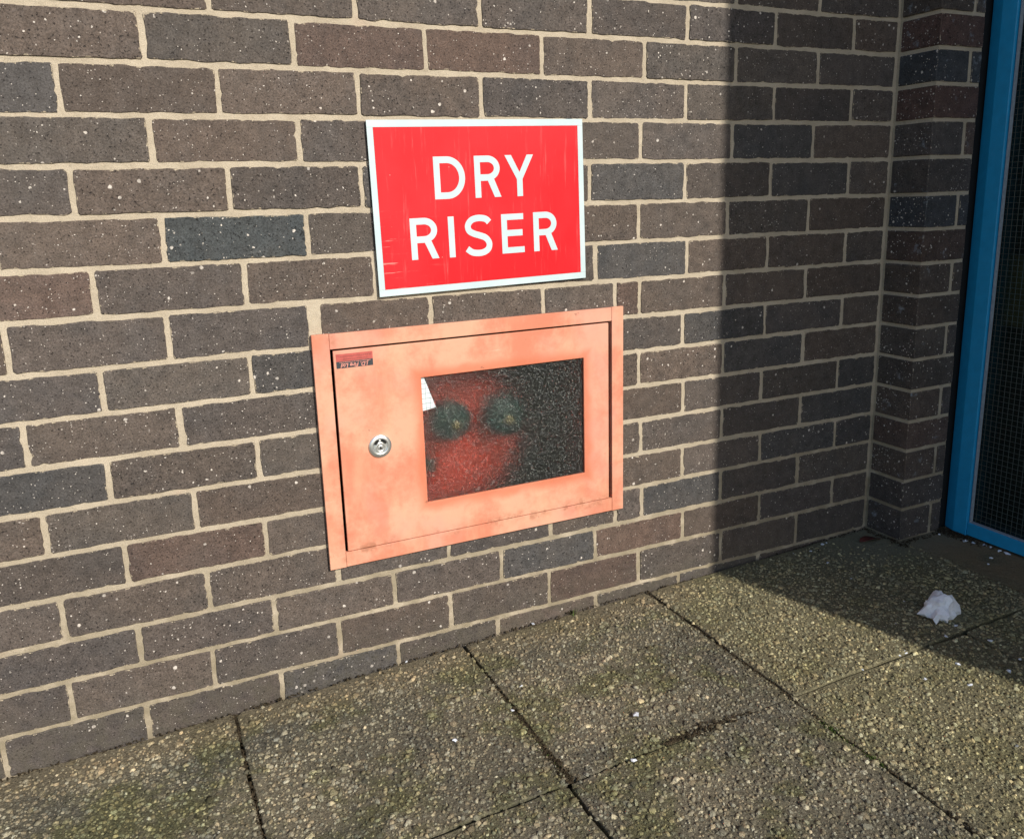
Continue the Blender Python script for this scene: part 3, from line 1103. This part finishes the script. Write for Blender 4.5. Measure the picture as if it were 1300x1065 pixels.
# lines of print too small to read
for zl, hh, mt, x0_, x1_ in ((-0.4848, 0.0010, 'print', 0.377, 0.432), (-0.4795, 0.0010, 'labeldull', 0.383, 0.426), (-0.4745, 0.0012, 'labeldull', 0.376, 0.433)):
    ln = Bag()
    xx = x0_
    while xx < x1_:
        wd = RNG.uniform(0.0012, 0.0045)
        ln.box(xx, min(xx + wd, x1_ + 0.001), y0 - 0.0005, y0 - 0.00035, zl - hh / 2, zl + hh / 2)
        xx += wd + 0.0008
    dpart(ln.obj('print', mt, door))

# white squared patch laid flat in the corner of the pane
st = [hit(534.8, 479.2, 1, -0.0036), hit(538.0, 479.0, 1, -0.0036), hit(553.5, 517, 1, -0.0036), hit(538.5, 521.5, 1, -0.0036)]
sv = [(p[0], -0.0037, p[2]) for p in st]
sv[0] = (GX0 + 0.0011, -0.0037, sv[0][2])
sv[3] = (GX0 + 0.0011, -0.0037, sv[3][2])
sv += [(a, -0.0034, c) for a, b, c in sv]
pane_obj = dpart(mesh('pane_patch', sv, [(0, 3, 2, 1), (4, 5, 6, 7), (0, 1, 5, 4), (1, 2, 6, 5), (2, 3, 7, 6), (3, 0, 4, 7)], 'squared', door))
pane_obj['label'] = 'white squared patch in the upper corner of the pane'

# inlets behind the glass
def inl(u, v, d):
    p = hit(u, v, 1, d)
    return (p[0], p[2])


cA, cB, cC = inl(570, 533, 0.05), inl(636, 526, 0.05), inl(545, 590, 0.05)
bodyc = ((cA[0] + cB[0]) / 2 - 0.005, cA[1] - 0.055)
bodyo = lathe('inlet_body', [(0.200, D1), (0.188, 0.145), (0.160, 0.110), (0.115, 0.090), (0.060, 0.080), (0.02, 0.077)], (0.590, -0.690), 'inlet', cab, 48)
cpart(bodyo)
for c in (cA, cB):
    s_ = lathe('inlet_neck', [(0.030, 0.12), (0.030, 0.075), (0.041, 0.074), (0.041, 0.066)], c, 'inlet', cab, 32)
    cpart(s_)
    s_ = lathe('inlet_cap', [(0.041, 0.0655), (0.041, 0.034), (0.036, 0.028), (0.012, 0.026)], c, 'cap', cab, 32)
    cpart(s_)
    k_ = lathe('cap_boss', [(0.010, 0.0255), (0.010, 0.018), (0.006, 0.015)], (c[0] + 0.004, c[1] - 0.006), 'brass', cab, 20)
    cpart(k_)
cpart(lathe('drain_valve', [(0.016, 0.10), (0.016, 0.045), (0.012, 0.040)], cC, 'cap', cab, 24))

# ------------------------------------------------------------------ litter and growth on the paving
# crumpled tissue
tp = on_ground(1191, 784)
from mathutils import noise as mnoise
bm = bmesh.new()
bmesh.ops.create_icosphere(bm, subdivisions=3, radius=1.0)
flaps = [(5.95, 0.85, 0.16), (1.3, 0.25, 0.4), (2.75, 0.45, 0.22), (3.75, 0.62, 0.16), (4.35, 0.35, 0.14), (5.1, 0.40, 0.14)]
for vtx in bm.verts:
    d = vtx.co.normalized()
    cell = mnoise.voronoi(d * 1.9 + Vector((3.1, 1.7, 0.4)))[0]
    cell2 = mnoise.voronoi(d * 4.3 + Vector((0.3, 5.7, 2.4)))[0]
    r = 0.92 - 0.42 * max(0.0, 0.35 - (cell[1] - cell[0])) + 0.34 * mnoise.noise(d * 1.5 + Vector((4, 2, 9))) + 0.16 * mnoise.noise(d * 3.3)
    a = math.atan2(d.y, d.x)
    low = max(0.0, 1.0 - abs(d.z + 0.35) / 0.55)
    for fa, fr_, fw in flaps:
        da = (a - fa + math.pi) % (2 * math.pi) - math.pi
        r += fr_ * low * math.exp(-(da / fw) ** 2)
    p_ = d * r
    z_ = p_.z * 0.034 + 0.022
    if z_ < 0.0:
        z_ *= 0.15
    vtx.co = Vector((p_.x * 0.036, p_.y * 0.031, z_ + 0.0022))
bmesh.ops.delete(bm, geom=[v_ for v_ in bm.verts if v_.co.z < -0.003], context='VERTS')
me = bpy.data.meshes.new('crumpled_tissue')
bm.to_mesh(me)
bm.free()
tis = link_mesh('crumpled_tissue', me, 'tissue')
tis.location = (tp[0], tp[1], gz(tp[0]) - 0.0005)
tag(tis, 'crumpled white tissue lying in the shadow on the paving', 'tissue')

# fallen leaf
lp = on_ground(1100, 684)
lv, lf = [], []
NL = 12
for i in range(NL + 1):
    s = i / NL
    w = 0.0120 * math.sin(math.pi * s) ** 0.75 + 0.0004
    for k in (-1, -0.5, 0, 0.5, 1):
        lv.append(((s - 0.5) * 0.060, k * w, 0.003 + 0.004 * abs(k) ** 1.5 * math.sin(math.pi * s) + 0.003 * math.sin(4 * s + k)))
for i in range(NL):
    for k in range(4):
        a = i * 5 + k
        lf.append((a, a + 1, a + 6, a + 5))
leaf = mesh('fallen_leaf', lv, lf, 'leaf', smooth=True)
sm = leaf.modifiers.new('thick', 'SOLIDIFY')
sm.thickness = 0.0005
leaf.location = (lp[0] - 0.004, lp[1] - 0.014, gz(lp[0]) + 0.0012)
leaf.rotation_euler = (0, 0, math.radians(-12))
tag(leaf, 'dark red fallen leaf at the foot of the wall corner', 'leaf')


def scrap_mesh(r):
    k = RNG.integers(5, 8)
    a = np.sort(RNG.uniform(0, 2 * math.pi, k))
    a = np.linspace(0, 2 * math.pi, k, endpoint=False) + RNG.uniform(-0.35, 0.35, k)
    rr = r * RNG.uniform(0.55, 1.15, k)
    v = [(0, 0, r * 0.45)] + [(rr[i] * math.cos(a[i]), rr[i] * math.sin(a[i]) * 0.7, RNG.uniform(0.0, r * 0.35)) for i in range(k)]
    v += [(x * 0.92, y * 0.92, z_ - 0.0012) for x, y, z_ in v]
    n = k + 1
    f = []
    for i in range(k):
        j = (i + 1) % k
        f += [(0, 1 + i, 1 + j), (n, n + 1 + j, n + 1 + i), (1 + i, n + 1 + i, n + 1 + j, 1 + j)]
    return v, f


for u, v_, r in ((1225, 688, 7.5), (1236, 690.5, 5.5), (1254, 692, 5.5), (1262, 694.5, 4.5), (1273, 699, 5.0), (1281, 703, 6.5), (1192, 679, 3.5), (1258, 709, 3.5), (1255, 717, 3.5)):
    p = on_ground(u, v_)
    vv, ff = scrap_mesh(r * 1.35 / 1000)
    o = mesh('litter_scrap', vv, ff, 'flake')
    o.location = (min(p[0], XF - 0.012), p[1], gz(p[0]) + 0.002)
    o.rotation_euler = (0, 0, RNG.uniform(0, 6.28))
    tag(o, {1225: 'largest white scrap beside the brown crumbs at the foot of the blue frame', 1192: 'tiny white scrap at the foot of the pier beside the dark gap', 1258: 'white scrap on the worn threshold slab, away from the frame', 1255: 'white scrap on the worn threshold slab, farthest from the frame'}.get(u, 'small white scrap lying against the foot of the blue frame'), 'litter', 'white scraps by the blue frame')
for u, v_, r in ((1137.5, 794, 4.0), (1212, 796, 5.0), (1200, 809, 5.5), (1148, 829, 6.0), (1141, 833, 4.5), (1173, 863, 4.5), (1148, 765, 3.6), (1080, 736, 3.4),
                 (1051, 716, 4.0), (1215, 844, 4), (1281, 853, 4.5), (1257, 815, 4), (1294, 838, 3.5), (1232, 871, 5), (1094, 851, 3)):
    p = on_ground(u, v_)
    vv, ff = scrap_mesh(r * 1.35 / 1000)
    o = mesh('litter_scrap', vv, ff, 'flake')
    o.location = (p[0], p[1], gz(p[0]) + 0.0025)
    o.rotation_euler = (0, 0, RNG.uniform(0, 6.28))
    tag(o, {1148 if v_ > 800 else -1: 'white scrap in the slab joint at the edge of the shadow', 1141: 'smaller white scrap in the slab joint at the edge of the shadow', 1212: 'white scrap lying just in front of the crumpled tissue', 1200: 'white scrap in the shaded joint in front of the tissue', 1094: 'tiny white scrap in the sunlit slab joint'}.get(u, 'small white scrap lying on the open paving near the crumpled tissue'), 'litter', 'white scraps round the tissue')
for u, v_, r in ((1044, 692, 4.5), (1049, 690, 3.5), (1029, 701, 4), (1023, 703, 3), (1007, 704, 3.5)):
    p = on_ground(u, v_)
    vv, ff = scrap_mesh(r * 1.35 / 1000)
    o = mesh('litter_scrap', vv, ff, 'flake')
    o.location = (p[0], min(p[1], -0.008), gz(p[0]) + 0.002)
    o.rotation_euler = (0, 0, RNG.uniform(0, 6.28))
    tag(o, 'small white scrap against the shaded foot of the wall', 'litter', 'white scraps at the wall foot')
for u, v_, r in ((807, 909, 6.0), (804, 967, 5.5), (577, 941, 5), (662, 872, 3.2), (650, 903, 3.2), (673, 789, 3.6), (514, 838, 3.0)):
    p = on_ground(u, v_)
    vv, ff = scrap_mesh(r * 1.35 / 1000)
    o = mesh('litter_scrap', vv, ff, 'flake')
    o.location = (p[0], min(p[1], -0.008), gz(p[0]) + 0.0025)
    o.rotation_euler = (0, 0, RNG.uniform(0, 6.28))
    tag(o, {807: 'white paper scrap on the sunlit slab beside the dirty joint', 804: 'white scrap lying in the dirty joint between sunlit slabs', 650: 'small white chip in the mossy joint running out from the wall', 673: 'white chip at the foot of the sunlit wall beside a weed', 514: 'small white chip at the foot of the sunlit wall below the cabinet'}.get(u, 'small white chip lying on the sunlit slabs below the cabinet'), 'litter', 'white chips on the sunlit paving')
p = on_ground(1291, 949)
vv, ff = scrap_mesh(0.006)
o = mesh('foil_scrap', vv, ff, 'chrome')
o.location = (p[0], p[1], gz(p[0]) + 0.003)
tag(o, 'small shiny foil scrap on the sunlit paving', 'litter')

# brown crumbs gathered in the corners
deb = Bag()


def crumbs(n, fx):
    for _ in range(n):
        x, yy, hmax = fx()
        L = RNG.uniform(0.002, 0.009)
        w = RNG.uniform(0.0006, 0.0016)
        a = RNG.uniform(0, math.pi)
        tl = RNG.normal(0, 0.35)
        z_ = gz(x) + (RNG.uniform(0.0, hmax) if hmax > 0 else hmax * RNG.random())
        c_, s_ = math.cos(a), math.sin(a)
        vs = []
        for dx, dy, dz in ((-1, -1, 0), (1, -1, 0), (1, 1, 0), (-1, 1, 0), (-0.8, 0, 1), (0.8, 0, 1)):
            lx, ly, lz = dx * L / 2, dy * w, dz * w * 1.4 + dx * L / 2 * tl
            vs.append((x + lx * c_ - ly * s_, yy + lx * s_ + ly * c_, z_ + lz))
        deb.add(vs, [(3, 2, 1, 0), (0, 1, 5, 4), (2, 3, 4, 5), (1, 2, 5), (3, 0, 4)])


def corner1():
    yy = -0.100 - abs(RNG.normal(0, 0.05))
    return 1.868 - abs(RNG.normal(0, 0.014)), yy, 0.006


def corner2():
    t = RNG.random()
    return (1.700 - abs(RNG.normal(0, 0.008)), -RNG.uniform(0.0, 0.14), 0.003) if t < 0.6 else (RNG.uniform(1.70, 1.85), -0.112 - abs(RNG.normal(0, 0.006)), 0.003)


def wallfoot():
    return RNG.uniform(-0.3, 1.70), -0.004 - abs(RNG.normal(0, 0.004)), 0.002


def jointB():
    q_ = RNG.random() ** 0.6
    return 0.5835 + RNG.normal(0, 0.0015 + 0.0035 * q_), -0.12 - 0.34 * q_, 0.0015 - 0.006 * (1 - q_)


def jointH():
    q_ = RNG.random() ** 0.7
    return 0.94 - 0.18 * q_, -0.4545 + RNG.normal(0, 0.0016 + 0.005 * math.sin(3.1 * q_) ** 2), 0.001 - 0.004 * (1 - q_)


def jointA():
    return 0.1375 + RNG.normal(0, 0.003), RNG.uniform(-0.45, -0.01), -0.004


def jointC():
    return 1.027 + RNG.normal(0, 0.0025), RNG.uniform(-0.9, -0.01), -0.004


crumbs(420, jointB)
crumbs(200, jointH)
crumbs(350, jointA)
crumbs(420, jointC)
crumbs(420, corner1)
crumbs(160, corner2)
crumbs(420, wallfoot)
tag(deb.obj('debris', 'twig'), 'brown crumbs and stalks gathered along the wall foot and frame', 'debris', kind='stuff')

# moss and grass in the joints
ms = Bag()


def tuft(x, yy, n, hgt, spread):
    for _ in range(n):
        a, b = RNG.normal(0, spread, 2)
        h = hgt * RNG.uniform(0.4, 1.1)
        th = RNG.uniform(0, 6.28)
        w = 0.0006 + 0.0008 * RNG.random()
        lx, ly = RNG.normal(0, h * 0.5, 2)
        z0_ = gz(x) - 0.006
        bx_, by_ = x + a, yy + b
        ms.add([(bx_ - w * math.cos(th), by_ - w * math.sin(th), z0_), (bx_ + w * math.cos(th), by_ + w * math.sin(th), z0_),
                (bx_ + lx * 0.5 + w * 0.7 * math.cos(th), by_ + ly * 0.5 + w * 0.7 * math.sin(th), z0_ + h * 0.65 + 0.004), (bx_ + lx, by_ + ly, z0_ + h + 0.004)],
               [(0, 1, 2), (0, 2, 3)])


for s in np.linspace(0, 1, 60):
    p = on_ground(1052 + 62 * s, 912 + 64 * s)
    k = 7 if 0.05 < s < 0.2 or s > 0.72 else 1
    tuft(1.0225 + RNG.normal(0, 0.002), p[1], k, 0.006, 0.003)
for s in np.linspace(0, 1, 40):
    tuft(0.5815 + RNG.normal(0, 0.002), -0.22 - 0.22 * s, 2, 0.005, 0.003)
p = on_ground(724, 775)
tuft(p[0], -0.008, 14, 0.012, 0.004)
tag(ms.obj('moss', 'moss'), 'green moss growing in the paving joints', 'moss', kind='stuff')
